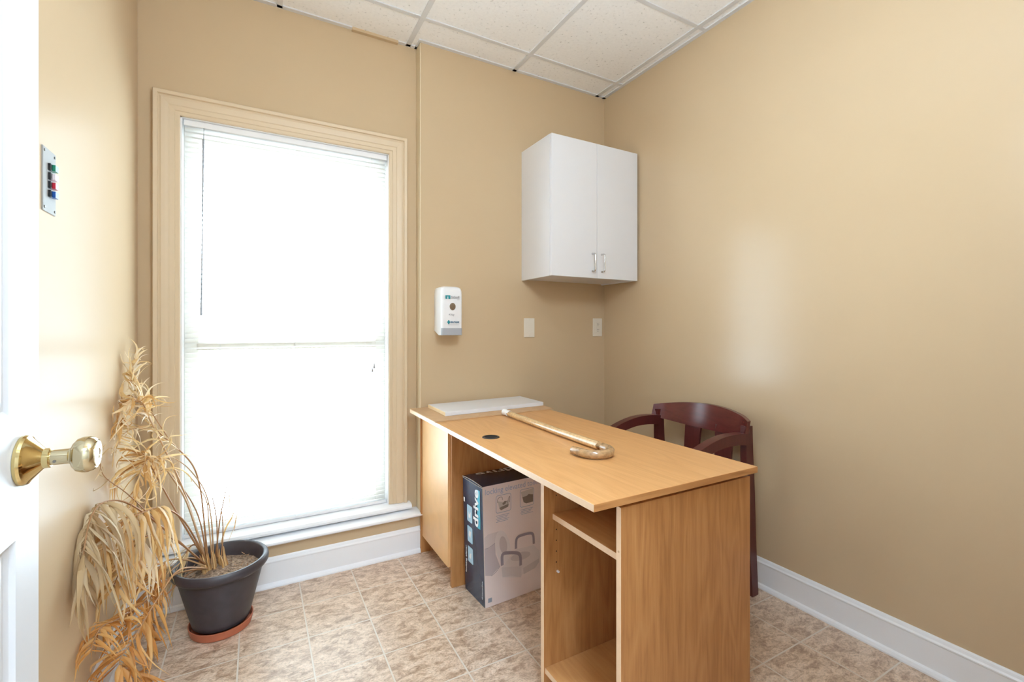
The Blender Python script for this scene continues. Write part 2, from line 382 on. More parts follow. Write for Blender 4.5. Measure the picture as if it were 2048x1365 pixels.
# casing: stepped colonial profile, mitred at the corners
prof = [(-.006, 0), (-.006, .010), (-.002, .012), (.010, .012), (.013, .015), (.030, .016), (.034, .019), (.046, .021), (.058, .022), (.064, .019), (.068, .019), (.071, .027), (.084, .028), (.087, .024), (.087, 0)]
bm = bmesh.new()
cas = [(WX1, YW, .250), (WX1, YW, WZ1), (WX0, YW, WZ1), (WX0, YW, .250)]
sweep(bm, prof, cas, (0, -1, 0))
cs = obj('window_casing', bm, M_casing, win)
bm = bmesh.new()
box(bm, WX0-.004, WX0+.012, YW+.0, YW+.12, WZ0, WZ1); box(bm, WX1-.010, WX1+.004, YW+.0, YW+.12, WZ0, WZ1); box(bm, WX0, WX1, YW, YW+.12, WZ1-.008, WZ1+.004)
obj('jamb', bm, M_white, win)
bm = bmesh.new()
prism(bm, [(YW+.118, .218), (YW-.034, .218), (YW-.046, .222), (YW-.050, .232), (YW-.046, .242), (YW-.036, .247), (YW+.118, .252)], lambda a, b, d: (d, a, b), -.39, .716)
obj('window_stool', bm, M_white, win, smooth=40)
bm = bmesh.new()   # double hung sash: stiles, rails, meeting rail
ys0, ys1 = YW+.066, YW+.1
sx0, sx1 = WX0+.012, WX1-.010
box(bm, sx0, sx0+.056, ys0, ys1, .252, WZ1-.008, bev=.003); box(bm, sx1-.05, sx1, ys0, ys1, .252, WZ1-.008, bev=.003)
box(bm, sx0+.05, sx1-.05, ys0, ys1, .252, .29, bev=.003); box(bm, sx0+.05, sx1-.05, ys0, ys1, WZ1-.085, WZ1-.008, bev=.003)
box(bm, sx0+.05, sx1-.05, ys0-.02, ys1, 1.07, 1.108, bev=.003)
obj('sash_frame', bm, plain('warm white sash paint', srgb(226, 222, 214), .5), win)  # sash colour warmed to cancel the blue of the window light
for nm, z0, z1 in (('pane', .292, 1.068), ('pane', 1.11, WZ1-.087)):
    obj(nm, BX(sx0+.051, sx1-.051, YW+.082, YW+.086, z0, z1), M_glass, win)

# mini blind
BXL, BXR, YB = WX0+.016, WX1-.012, YW+.030
bl = thing('window_blind', ((BXL+BXR)/2, YB, WZ1-.008), 'white horizontal mini blind lowered over the whole tall window', 'blind')
bm = bmesh.new(); box(bm, BXL, BXR, YB-.016, YB+.012, WZ1-.034, WZ1-.0085, bev=.0025)
obj('headrail', bm, M_vinyl, bl)
bm = bmesh.new(); nsl = 82; z_top = WZ1-.045; z_bot = .272; tilt = math.radians(-14); w = .0125
for i in range(nsl):
    z = z_top-(z_top-z_bot)*i/(nsl-1); rows = []
    for k in (-1, -.33, .33, 1):
        y = k*w; c = .0018*(1-k*k)
        rows.append((YB+y*math.cos(tilt)-c*math.sin(tilt), z+y*math.sin(tilt)+c*math.cos(tilt)))
    A = [bm.verts.new((BXL+.003, y, zz)) for y, zz in rows]; B = [bm.verts.new((BXR-.003, y, zz)) for y, zz in rows]
    for a in range(3): bm.faces.new((A[a], B[a], B[a+1], A[a+1]))
obj('slats', bm, M_slat, bl, smooth=180)
bm = bmesh.new(); box(bm, BXL+.002, BXR-.002, YB-.013, YB+.012, .2525, .2655, bev=.002)
obj('bottom_rail', bm, M_vinyl, bl)
for x in (-.143, .163, .49):
    bm = bmesh.new()
    for dy in (-.0145, .0145): tube(bm, [(x, YB+dy, z_top+.015), (x, YB+dy, .26)], .0006, 5)
    obj('ladder_cord', bm, M_vinyl, bl)
bm = bmesh.new()
tube(bm, [(-.203, YB-.020, 2.052), (-.203, YB-.024, 2.02), (-.204, YB-.026, 2.0)], .0018, 8); tube(bm, [(-.204, YB-.026, 2.0), (-.212, YB-.03, 1.225)], [.0046, .0046], 6)
obj('tilt_wand', bm, M_wand, bl, smooth=40)
bm = bmesh.new()
tube(bm, [(.512, YB-.02, 2.05), (.514, YB-.022, 1.9), (.524, YB-.024, .968)], .0008, 5); tube(bm, [(.515, YB-.02, 2.05), (.517, YB-.022, 1.9), (.533, YB-.024, .986)], .0008, 5)
obj('lift_cord', bm, M_vinyl, bl)
for x, z in ((.524, .972), (.533, .99)):
    bm = bmesh.new(); lathe(bm, [(0, 0), (.0015, 0), (.0058, -.026), (.005, -.0285), (0, -.0285)], Matrix.Translation((x, YB-.024, z)), 10)
    obj('tassel', bm, M_wand, bl, smooth=50)

# ------------------------------------------------------------------ panel door standing open on the left, with its brass knob
FX = -.300; TH = .035; DY0, DY1 = .106, .996; DZ0, DZ1 = .008, 2.035
door = thing('door_1', (FX, DY0, DZ0), None, None); door['kind'] = 'structure'
bm = bmesh.new()
st = .079; mul = .1
ycut = [DY0, DY0+st, (DY0+DY1)/2-mul/2, (DY0+DY1)/2+mul/2, DY1-st, DY1]
zcut = [DZ0, .21, .864, 1.039, 1.648, 1.74, 1.93, DZ1]
for side, x in ((1, FX), (-1, FX-TH)):
    for i in range(5):
        for j in range(7):
            y0, y1, z0, z1 = ycut[i], ycut[i+1], zcut[j], zcut[j+1]
            if i in (1, 3) and j in (1, 3, 5):
                rings = []
                for ins, dep in ((0, 0), (.004, -.006), (.011, -.0095), (.015, -.0095), (.034, -.003), (.036, -.0022)):
                    rings.append([bm.verts.new((x+side*dep, yy, zz)) for yy, zz in ((y0+ins, z0+ins), (y1-ins, z0+ins), (y1-ins, z1-ins), (y0+ins, z1-ins))])
                for A, B in zip(rings, rings[1:]):
                    for k in range(4): bm.faces.new((A[k], A[(k+1) % 4], B[(k+1) % 4], B[k]))
                bm.faces.new(rings[-1])
            else:
                bm.faces.new([bm.verts.new(p) for p in ((x, y0, z0), (x, y1, z0), (x, y1, z1), (x, y0, z1))])
for a, b in (((DY0, DZ0), (DY0, DZ1)), ((DY0, DZ1), (DY1, DZ1)), ((DY1, DZ1), (DY1, DZ0)), ((DY1, DZ0), (DY0, DZ0))):
    bm.faces.new([bm.verts.new(p) for p in ((FX, *a), (FX, *b), (FX-TH, *b), (FX-TH, *a))])
bmesh.ops.remove_doubles(bm, verts=bm.verts, dist=1e-5)
obj('door_leaf', bm, M_doorw, door)
KY, KZ = .937, .973
MK = Matrix.Translation((FX, KY, KZ)) @ Matrix.Rotation(PI/2, 4, 'Y')
bm = bmesh.new(); lathe(bm, [(0, .0005), (.036, .0005), (.0365, .004), (.035, .0075), (.0325, .009), (.031, .010), (.0165, .0225), (.0145, .0245), (.0145, .031), (.013, .0325), (0, .0325)], MK, 48)
kn = obj('rosette', bm, M_brass, door, smooth=28)
bm = bmesh.new()
lathe(bm, [(0, .032), (.0112, .032), (.0112, .052), (.0125, .0535), (.013, .0555), (.019, .057), (.0245, .0615), (.0268, .068), (.0268, .075), (.0245, .0815), (.0215, .0845), (.0205, .0835), (.0195, .0835), (.019, .0855), (.008, .0865), (.0075, .0855), (0, .0855)], MK, 48)
kb = obj('door_knob', bm, M_brass2, door, smooth=28)
bm = bmesh.new(); lathe(bm, [(0, .0), (.002, .0), (.002, .0012), (0, .0012)], Matrix.Translation((FX+.038, KY-.0103, KZ-.004)) @ Matrix.Rotation(PI/2, 4, 'X'), 12)
obj('set_screw', bm, M_screw, kb)
for z in (.25, 1.05, 1.82):
    bm = bmesh.new(); tube(bm, [(FX+.004, DY0-.002, z-.045), (FX+.004, DY0-.002, z+.045)], .006, 10); obj('hinge', bm, M_brass, door, smooth=50)

# ------------------------------------------------------------------ signal plate on the left wall
sp = thing('signal_plate', (XL, 1.488, 1.515), 'tall metal plate with four coloured signal flags on the left wall', 'signal panel')
bm = bmesh.new(); box(bm, XL-.001, XL+.003, 1.4495, 1.527, 1.4405, 1.59, bev=.0012); obj('plate', bm, M_alu, sp)
for y in (1.4575, 1.519):
    for z in (1.4495, 1.581):
        bm = bmesh.new(); lathe(bm, [(0, 0), (.0034, 0), (.003, .0016), (0, .002)], Matrix.Translation((XL+.003, y, z)) @ Matrix.Rotation(PI/2, 4, 'Y'), 12); obj('screw', bm, M_screw, sp, smooth=40)
for z, nm, c in ((1.549, 'green', (18, 128, 98)), (1.5275, 'white', (236, 226, 232)), (1.507, 'red', (204, 44, 66)), (1.486, 'blue', (30, 84, 164))):
    mm = plain(nm+' signal flag plastic', srgb(*c), .3)
    bm = bmesh.new(); box(bm, XL+.003, XL+.008, 1.478, 1.488, z-.0086, z+.0078, bev=.0008); b0 = obj('flag_base', bm, M_black, sp)
    bm = bmesh.new(); box(bm, XL+.003, XL+.0135, 1.488, 1.508, z-.0075, z+.0072, bev=.0008); f0 = obj('flag', bm, mm, sp); f0['label'] = nm+' signal flag'

# ------------------------------------------------------------------ wall plates by the corner
def wall_plate(name, x0, x1, z0, z1, label, cat, outlet):
    t = thing(name, ((x0+x1)/2, YP, (z0+z1)/2), label, cat)
    bm = bmesh.new(); box(bm, x0, x1, YP-.006, YP+.001, z0, z1, bev=.0025); obj('cover_plate', bm, M_plate, t)
    cx, cz = (x0+x1)/2, (z0+z1)/2
    for dz in (-.047, .047):
        bm = bmesh.new(); lathe(bm, [(0, 0), (.0028, 0), (.0022, .0012), (0, .0014)], Matrix.Translation((cx, YP-.006, cz+dz)) @ Matrix.Rotation(PI/2, 4, 'X'), 12); obj('screw', bm, M_plate, t, smooth=40)
    if outlet:
        bm = bmesh.new(); box(bm, cx-.0165, cx+.0165, YP-.0085, YP-.005, cz-.033, cz+.033, bev=.001); r = obj('receptacle', bm, M_plate, t)
        for dz in (.018, -.018):
            bm = bmesh.new()
            for dx, hh in ((-.0065, .0042), (.0065, .0035)): box(bm, cx+dx-.0011, cx+dx+.0011, YP-.0088, YP-.008, cz+dz-hh+.003, cz+dz+hh+.003)
            lathe(bm, [(0, 0), (.0024, 0), (.0024, .0005), (0, .0005)], Matrix.Translation((cx, YP-.0083, cz+dz-.008)) @ Matrix.Rotation(PI/2, 4, 'X'), 10)
            obj('socket_slots', bm, M_dark, r)
        bm = bmesh.new(); box(bm, cx-.005, cx+.005, YP-.0092, YP-.008, cz-.0025, cz+.0025); obj('reset_button', bm, M_plate, r)
wall_plate('blank_plate', 1.386, 1.458, 1.117, 1.231, 'blank ivory wall plate below the left side of the white cabinet', 'wall plate', False)
wall_plate('wall_outlet', 1.903, 1.977, 1.119, 1.236, 'ivory double socket plate beside the wall corner below the cabinet', 'outlet', True)

# ------------------------------------------------------------------ wall cabinet
CX0, CX1, CZ0, CZ1, CYF = 1.371, 1.986, 1.452, 2.212, 2.043
cb = thing('wall_cabinet', ((CX0+CX1)/2, YP, CZ0), 'white two-door cabinet hung on the wall in the right corner', 'cabinet')
bm = bmesh.new(); yc = CYF+.0185
box(bm, CX0, CX0+.016, yc, YP, CZ0, CZ1, bev=.0008); box(bm, CX1-.016, CX1, yc, YP, CZ0, CZ1, bev=.0008)
box(bm, CX0+.016, CX1-.016, yc, YP, CZ0+.006, CZ0+.022); box(bm, CX0+.016, CX1-.016, yc, YP, CZ1-.016, CZ1); box(bm, CX0+.016, CX1-.016, YP-.008, YP-.001, CZ0+.022, CZ1-.016)
obj('body', bm, M_mela, cb)
xm = 1.679
for x0, x1, hx in ((CX0+.001, xm-.0012, 1.6445), (xm+.0012, CX1-.001, 1.7115)):
    bm = bmesh.new(); box(bm, x0, x1, CYF, yc-.0015, CZ0, CZ1-.001, bev=.0012); d = obj('door', bm, M_mela, cb)
    bm = bmesh.new(); za, zb = 1.490, 1.588; o = .028; rr = .010
    pth = [(hx, CYF, za)]+[(hx, CYF-o+rr-rr*math.sin(a), za+rr-rr*math.cos(a)) for a in [PI/2*k/5 for k in range(6)]]
    pth += [(hx, CYF-o+rr-rr*math.cos(a), zb-rr+rr*math.sin(a)) for a in [PI/2*k/5 for k in range(6)]]+[(hx, CYF, zb)]
    tube(bm, pth, .0042, 12)
    for z in (za, zb): lathe(bm, [(0, 0), (.006, 0), (.006, .004), (.0042, .007), (0, .007)], Matrix.Translation((hx, CYF, z)) @ Matrix.Rotation(PI/2, 4, 'X'), 14)
    obj('handle', bm, M_chrome, d, smooth=50)

# ------------------------------------------------------------------ soap dispenser
SX0, SX1, SYF = .832, .949, 2.25
ds = thing('soap_dispenser', ((SX0+SX1)/2, YP, 1.134), 'white push soap dispenser mounted on the wall right of the window', 'soap dispenser')
bm = bmesh.new()
def rrect(x0, x1, y0, y1, r, n=6):   # front corners (low y) rounded
    pts = [(x1, y1), (x0, y1)]
    pts += [(x0+r-r*math.cos(a), y0+r-r*math.sin(a)) for a in [PI/2*k/n for k in range(n+1)]]
    pts += [(x1-r+r*math.sin(a), y0+r-r*math.cos(a)) for a in [PI/2*k/n for k in range(n+1)]]
    return pts
levels = []
for z, ins, yf, yb in ((1.134, .002, .006, SYF+.05), (1.136, .0005, .003, SYF+.052), (1.158, 0, .0, YP), (1.26, 0, -.002, YP), (1.34, 0, .0, YP), (1.366, .001, .002, YP), (1.378, .004, .006, YP), (1.385, .010, .014, YP), (1.389, .02, .028, YP)):
    levels.append([bm.verts.new((x, y, z)) for x, y in rrect(SX0+ins, SX1-ins, SYF+yf, yb, .016)])
for A, B in zip(levels, levels[1:]):
    n = len(A)
    for k in range(n): bm.faces.new((A[k], A[(k+1) % n], B[(k+1) % n], B[k]))
bm.faces.new(levels[0]); bm.faces.new(levels[-1])
obj('cover', bm, M_plast, ds, smooth=35)
bm = bmesh.new()
lv = [[bm.verts.new((x, y, z)) for x, y in rrect(SX0+.001, SX1-.0008, SYF-.004+q, SYF+.012, .013)] for z, q in ((1.1335, .004), (1.136, .001), (1.1705, -.001))]
for A, B in zip(lv, lv[1:]):
    n = len(A)
    for k in range(n): bm.faces.new((A[k], A[(k+1) % n], B[(k+1) % n], B[k]))
bm.faces.new(lv[0]); bm.faces.new(lv[-1])
obj('push_bar', bm, M_greyp, ds, smooth=35)
bm = bmesh.new(); lathe(bm, [(0, .0), (.0165, 0), (.0165, .0015), (.0145, .0022), (0, .0022)], Matrix.Translation((.892, SYF-.001, 1.283)) @ Matrix.Rotation(PI/2, 4, 'X'), 28, sy=1.15)
obj('sight_window', bm, M_brownw, ds, smooth=40)
def flat(bm, x0, x1, z0, z1, y, mi=0): box(bm, x0, x1, y, y+.0006, z0, z1, mi=mi)
bm = bmesh.new(); YT = SYF-.0035
flat(bm, .852, .862, 1.322, 1.334, YT); flat(bm, .868, .879, 1.322, 1.334, YT); flat(bm, .852, .879, 1.334, 1.341, YT)
R_, U_ = (1, 0, 0), (0, 0, 1)
MP_ = [M_teal, M_ink, M_ink2, plain('deep blue print', srgb(60, 110, 140), .4)]
obj('teal_logo', bm, MP_, ds); bm = bmesh.new()
text_bm(bm, 'AloeGuard®', .013, (.883, YT, 1.329), R_, U_, width=.046, mi=1)
flat(bm, .883, .930, 1.325, 1.3258, YT, 1); flat(bm, .917, .929, 1.318, 1.3195, YT, 2)
obj('maker_lettering', bm, MP_, ds); bm = bmesh.new()
text_bm(bm, 'ATIVE', .013, (.868, YT, 1.2375), (1, 0, -.13), (.13, 0, 1), width=.033, mi=1, shear=.3)
obj('handwriting', bm, MP_, ds); bm = bmesh.new()
flat(bm, .866, .8735, 1.192, 1.212, YT); flat(bm, .862, .866, 1.198, 1.206, YT); flat(bm, .8735, .8775, 1.198, 1.206, YT)
text_bm(bm, 'HEALTHLINK', .012, (.879, YT, 1.198), R_, U_, width=.050, mi=3, bold=.0006)
flat(bm, .866, .925, 1.188, 1.1888, YT, 2)
obj('brand_lettering', bm, MP_, ds)

# ------------------------------------------------------------------ desk
TX0, TX1, TY0, TY1, TZ = .697, 1.325, .860, 2.356, .750
dk = thing('office_desk', ((TX0+TX1)/2, (TY0+TY1)/2, 0), 'long light cherry laminate desk with open shelf pedestal, against the back wall', 'desk')
bm = bmesh.new(); box(bm, TX0, TX1, TY0, TY1, .7315, TZ, bev=.0012)
for f in bm.faces:
    if f.normal.x < -.9: f.material_index = 1
    elif f.normal.y < -.9: f.material_index = 2
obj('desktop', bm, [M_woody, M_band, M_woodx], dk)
def panel(name, x0, x1, y0, y1, z0, z1, mat, edge=None, parent=None):
    bm = bmesh.new(); box(bm, x0, x1, y0, y1, z0, z1, bev=.0008)
    bm.normal_update()
    if edge is not None:
        for f in bm.faces:
            if edge(f.normal): f.material_index = 1
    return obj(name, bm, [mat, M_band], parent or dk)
fe = lambda n: n.x < -.9
PX0, PX1 = .797, 1.313
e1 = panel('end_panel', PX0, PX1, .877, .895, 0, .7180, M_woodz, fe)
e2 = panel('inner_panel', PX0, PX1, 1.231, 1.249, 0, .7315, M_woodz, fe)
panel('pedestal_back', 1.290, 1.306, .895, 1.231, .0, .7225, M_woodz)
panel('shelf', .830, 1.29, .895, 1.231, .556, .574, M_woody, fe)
panel('bottom_shelf', PX0+.004, 1.29, .895, 1.231, .072, .090, M_woody, fe)
panel('toe_kick', .835, .850, .895, 1.231, 0, .072, M_woody)
panel('top_rail', PX0+.004, .93, .935, 1.231, .7145, .7315, M_woody, fe)
panel('top_rail', 1.21, 1.29, .935, 1.231, .7145, .7315, M_woody)
for x in (.845, 1.24):
    for z in (.63, .52, .485, .45, .415):
        bm = bmesh.new(); lathe(bm, [(0, 0), (.0022, 0), (.0022, .0004), (0, .0004)], Matrix.Translation((x, 1.231, z)) @ Matrix.Rotation(PI/2, 4, 'X'), 8)
        obj('peg_hole', bm, M_dark, e2)
bm = bmesh.new(); lathe(bm, [(0, 0), (.004, 0), (.004, .006), (.003, .008), (0, .008)], Matrix.Translation((.849, 1.231, .385)) @ Matrix.Rotation(PI/2, 4, 'X'), 12)
obj('shelf_pin', bm, M_wtext, e2, smooth=40)
for z in (.605, .235):
    bm = bmesh.new(); lathe(bm, [(0, 0), (.003, 0), (.003, .0004), (0, .0004)], Matrix.Translation((PX0, .886, z)) @ Matrix.Rotation(-PI/2, 4, 'Y'), 8)
    obj('screw_cap', bm, M_board, e1)
# far pedestal: closed front
panel('side_panel', .768, 1.305, 1.946, 1.964, 0, .7315, M_woodz)
panel('side_panel', .749, 1.305, 2.332, 2.350, 0, .7315, M_woodz)
panel('pedestal_front', .756, .774, 1.964, 2.331, .088, .729, plain('pale maple laminate', srgb(224, 178, 124), .4, var=.05, scale=14))
panel('pedestal_back', 1.288, 1.304, 1.964, 2.332, .0, .7315, M_woodz)
panel('toe_kick', .82, .836, 1.964, 2.332, 0, .088, M_woodz)
panel('bottom_shelf', .776, 1.288, 1.964, 2.332, .088, .105, M_woody)
bm = bmesh.new(); MG = Matrix.Translation((.788, 1.591, TZ))
lathe(bm, [(.024, .0012), (.027, .0022), (.0325, .0018), (.034, .0)], MG, 36); lathe(bm, [(0, .0004), (.024, .0004), (.024, .0012)], MG, 36, mi=1)
obj('cable_grommet', bm, [M_black, M_dark], dk, smooth=40)

# things on the desk
bm = bmesh.new()
hb = [(.690, 2.335), (.691, 1.955), (1.347, 1.988), (1.350, 2.100), (1.200, 2.33)]
n0 = 10
prism(bm, [(.692, 2.345), (.692, 1.958), (1.346, 1.990), (1.353, 2.092), (1.353, 2.345)], lambda a, b, d: (a, b, d), TZ+.0004, TZ+.0042)
obj('hardboard_sheet', bm, M_board, loc=(1.02, 2.15, TZ)); tag(bpy.data.objects['hardboard_sheet'], 'thin brown hardboard sheet lying on the far end of the desk', 'board')
bm = bmesh.new()
prism(bm, [(.783, 2.318), (.778, 2.054), (1.351, 2.091), (1.353, 2.348)], lambda a, b, d: (a, b, d), TZ+.0045, TZ+.023)
bmesh.ops.bevel(bm, geom=list(bm.edges), offset=.0012, segments=2, affect='EDGES'); bmesh.ops.recalc_face_normals(bm, faces=bm.faces); bm.normal_update()
for f in bm.faces:
    if f.normal.x < -.8: f.material_index = 1
o = obj('shelf_board', bm, [M_mela, M_edge], loc=(1.06, 2.2, TZ+.004)); tag(o, 'loose white melamine shelf board resting on the brown sheet', 'shelf board')

cz = TZ+.0158
cn = thing('walking_cane', (1.03, 1.6, TZ), 'lacquered mottled wooden walking cane with crook handle lying across the desktop', 'cane')
bm = bmesh.new(); tube(bm, smoothpath([(1.045, 1.925, cz), (1.036, 1.70, cz), (1.028, 1.45, cz), (1.027, 1.24, cz)], 8), [.0128+.0014*k/24 for k in range(25)], 16); obj('shaft', bm, M_cane, cn, smooth=60)
bm = bmesh.new(); cxx, cyy, cr = .9735, 1.2, .0535
pth = [(1.027, 1.242, cz), (1.027, 1.22, cz)]+[(cxx+cr*math.cos(a), cyy-cr*1.0*math.sin(a), cz) for a in [PI*k/16 for k in range(17)]]+[(cxx-cr-.002, 1.222, cz), (cxx-cr-.003, 1.24, cz)]
tube(bm, pth, [.0142]*2+[.0140]*(len(pth)-4)+[.0134, .0122], 16); obj('crook_handle', bm, M_caneh, cn, smooth=60)
bm = bmesh.new(); d = Vector((1.036-1.045, 1.70-1.925, 0)).normalized(); MT = Matrix.Translation((1.045, 1.925, cz)) @ (-d).to_track_quat('Z', 'Y').to_matrix().to_4x4()
lathe(bm, [(0, -.006), (.0116, -.006), (.0146, -.004), (.0146, .002), (.0135, .006), (.0138, .03), (.0155, .034), (.0155, .042), (.013, .044), (0, .044)], MT, 24)
o = obj('rubber_tip', bm, M_rubw, cn, smooth=40); o['label'] = 'white rubber tip'

# ------------------------------------------------------------------ carton under the desk
ang = math.radians(3.5); CO = Vector((.833, 1.735, 0)); CU = Vector((math.cos(ang), math.sin(ang), 0)); CV = Vector((-math.sin(ang), math.cos(ang), 0))
CW, CD, CH = .405, .182, .508; SHX = -.026
def C(u, v, z): return CO+CU*(u+SHX*z)+CV*v+Vector((0, 0, z+.001))
ct = thing('carton', C(CW/2, CD/2, 0), 'tall navy and pale printed carton standing on the floor under the desk', 'box')
bm = bmesh.new(); nz, nv = 12, 8
def bulge(u, v, z):
    b = math.sin(PI*min(1, max(0, v/CD)))*math.sin(PI*min(1, z/CH))
    if u < 1e-6: return C(u-.003*b+ (.004*math.sin(PI*v/CD) if z > CH-1e-6 else 0), v, z)
    return C(u, v, z)
def gridface(fn, a1, b1, na, nb, mi):
    vs = [[bm.verts.new(fn(a1*i/na, b1*j/nb)) for j in range(nb+1)] for i in range(na+1)]
    for i in range(na):
        for j in range(nb):
            f = bm.faces.new((vs[i][j], vs[i+1][j], vs[i+1][j+1], vs[i][j+1])); f.material_index = mi
gridface(lambda v, z: bulge(0, v, z), CD, CH-.006, nv, nz, 0)
gridface(lambda v, z: C(CW, v, z), CD, CH, nv, nz, 0)
gridface(lambda u, z: C(u, 0, z), CW, CH, 6, nz, 1)
gridface(lambda u, z: C(u, CD, z), CW, CH, 6, nz, 1)
def topf(u, v): return C(u, v, CH+.005*math.sin(PI*v/CD)*(1-u/CW))
gridface(topf, CW, CD, 8, nv, 0)
gridface(lambda u, v: C(u, v, 0), CW, CD, 6, nv, 1)
obj('box_panels', bm, [M_navy, M_cart], ct, smooth=30)
# raw board showing along the lifted top flap
bm = bmesh.new()
tube(bm, [topf(-.0015, CD*k/12) for k in range(13)], .0011, 6); tube(bm, [bulge(0, CD*k/12, CH-.006)+Vector((-.0008, 0, 0)) for k in range(13)], .0010, 6)
tube(bm, [C(0, 0, CH*k/6)-CV*.0004 for k in range(7)], .0009, 6)
obj('flap_edge', bm, M_kraft, ct)
bm = bmesh.new(); box_in = [topf(0, CD*k/8)+CU*.002 for k in range(9)]
lo = [bulge(0, CD*k/8, CH-.006)+CU*.002 for k in range(9)]
for k in range(8): bm.faces.new([bm.verts.new(p) for p in (box_in[k], box_in[k+1], lo[k+1], lo[k])])
obj('flap_gap', bm, M_navy, ct)
fr = -CV; sd = -CU
def FP(u, z, d=.0006): return C(u+(-SHX)*z+SHX*z*0, 0, z)+fr*d if False else CO+CU*u+Vector((0, 0, z+.001))+fr*d
def fpoly(bm, pts, d, mi):
    f = bm.faces.new([bm.verts.new(FP(max(u, .003+SHX*z), z, d)) for u, z in pts]); f.material_index = mi
def stroke(bm, pts, w, d, mi, closed=False):
    P = smoothpath([(u, z, 0) for u, z in pts], 4) if not closed else [Vector((u, z, 0)) for u, z in pts]
    n = len(P); A, B = [], []
    for i, p in enumerate(P):
        t = (P[(i+1) % n if closed else min(i+1, n-1)]-P[i-1 if closed else max(i-1, 0)]).normalized(); q = Vector((-t.y, t.x, 0))*w/2
        A.append(bm.verts.new(FP(p.x+q.x, p.y+q.y, d))); B.append(bm.verts.new(FP(p.x-q.x, p.y-q.y, d)))
    for i in range(n if closed else n-1):
        j = (i+1) % n; f = bm.faces.new((A[i], A[j], B[j], B[i])); f.material_index = mi
PKEYS = list(PR); PI_ = {k: i for i, k in enumerate(PKEYS)}
PIC_BODY = [(-0.0128, 0.2507), (0.0198, 0.2475), (0.047, 0.2616), (0.05, 0.2136), (0.0715, 0.1577), (0.0288, 0.1277), (-0.004, 0.1371)]
PIC_TANK = [(-0.0128, 0.2946), (0.0138, 0.3063), (0.0776, 0.3069), (0.0622, 0.2842), (0.047, 0.2616), (0.0168, 0.2496), (-0.0114, 0.249)]
PIC_RING = [(0.1227, 0.2312), (0.1244, 0.2123), (0.1235, 0.1952), (0.1199, 0.1808), (0.114, 0.1703), (0.1061, 0.1644), (0.0969, 0.1634), (0.0869, 0.1673), (0.0769, 0.1759), (0.0675, 0.1886), (0.0593, 0.2044), (0.053, 0.2222), (0.0488, 0.241), (0.0472, 0.2594), (0.0481, 0.2762), (0.0515, 0.2904), (0.0572, 0.3009), (0.0649, 0.3071), (0.074, 0.3084), (0.0839, 0.3049), (0.0939, 0.2966), (0.1035, 0.2842), (0.1118, 0.2684), (0.1184, 0.2503)]
PIC_HOLE = [(0.1068, 0.2404), (0.1074, 0.2306), (0.1065, 0.2217), (0.1044, 0.2143), (0.1011, 0.2089), (0.0969, 0.2058), (0.0921, 0.2054), (0.087, 0.2075), (0.0819, 0.2121), (0.0772, 0.2189), (0.0733, 0.2272), (0.0703, 0.2367), (0.0685, 0.2466), (0.068, 0.2563), (0.0688, 0.2652), (0.0709, 0.2725), (0.0741, 0.278), (0.0782, 0.2811), (0.083, 0.2816), (0.0881, 0.2796), (0.0932, 0.275), (0.0979, 0.2684), (0.1019, 0.26), (0.105, 0.2504)]
PIC_ARM_B = [(0.1518, 0.2112), (0.1527, 0.2434), (0.1598, 0.2579), (0.1793, 0.2627), (0.2256, 0.2612), (0.2425, 0.2489), (0.2465, 0.2091)]
PIC_SEAT = [(0.0776, 0.1481), (0.09, 0.1552), (0.1214, 0.1841), (0.1534, 0.2081), (0.2458, 0.2038), (0.2765, 0.1709), (0.28, 0.1421), (0.2594, 0.1003), (0.1859, 0.0907), (0.1761, 0.0799), (0.09, 0.1048)]
PIC_OPEN = [(0.2283, 0.1719), (0.228, 0.1672), (0.2242, 0.163), (0.2171, 0.1594), (0.2072, 0.1567), (0.1952, 0.1551), (0.182, 0.1546), (0.1685, 0.1554), (0.1556, 0.1574), (0.1441, 0.1603), (0.1349, 0.164), (0.1285, 0.1683), (0.1253, 0.1728), (0.1255, 0.1773), (0.1292, 0.1815), (0.1359, 0.1851), (0.1455, 0.1878), (0.1571, 0.1895), (0.1702, 0.19), (0.1837, 0.1893), (0.1968, 0.1875), (0.2086, 0.1846), (0.2182, 0.1809), (0.2249, 0.1765)]
PIC_FRONT = [(0.0792, 0.1503), (0.181, 0.1275), (0.1793, 0.079), (0.1278, 0.1006), (0.0838, 0.1066)]
PIC_SIDE = [(0.1892, 0.117), (0.2765, 0.1374), (0.2765, 0.1207), (0.2526, 0.0994), (0.1925, 0.0888)]
PIC_ARM_F = [(0.0823, 0.1574), (0.0814, 0.1947), (0.0885, 0.2061), (0.1088, 0.2048), (0.1534, 0.1932), (0.1696, 0.1822), (0.1754, 0.1644), (0.1761, 0.1316)]
bm = bmesh.new()
for pts, k, d in ((PIC_BODY, 'body', .0006), (PIC_TANK, 'tank', .0007), (PIC_RING, 'ring', .0008), (PIC_HOLE, 'hole', .0009), (PIC_SEAT, 'seat', .0010), (PIC_OPEN, 'open', .0011), (PIC_SIDE, 'side', .0011), (PIC_FRONT, 'front', .0012)): fpoly(bm, pts, d, PI_[k])
stroke(bm, PIC_ARM_B, .012, .0013, PI_['arm']); stroke(bm, PIC_ARM_F, .014, .0014, PI_['arm'])
stroke(bm, [(.0288, .1277), (.052, .139), (.0715, .1577)], .002, .0011, PI_['arm']); stroke(bm, [(.0, .249), (.0168, .2496), (.047, .2616)], .002, .0009, PI_['arm'])
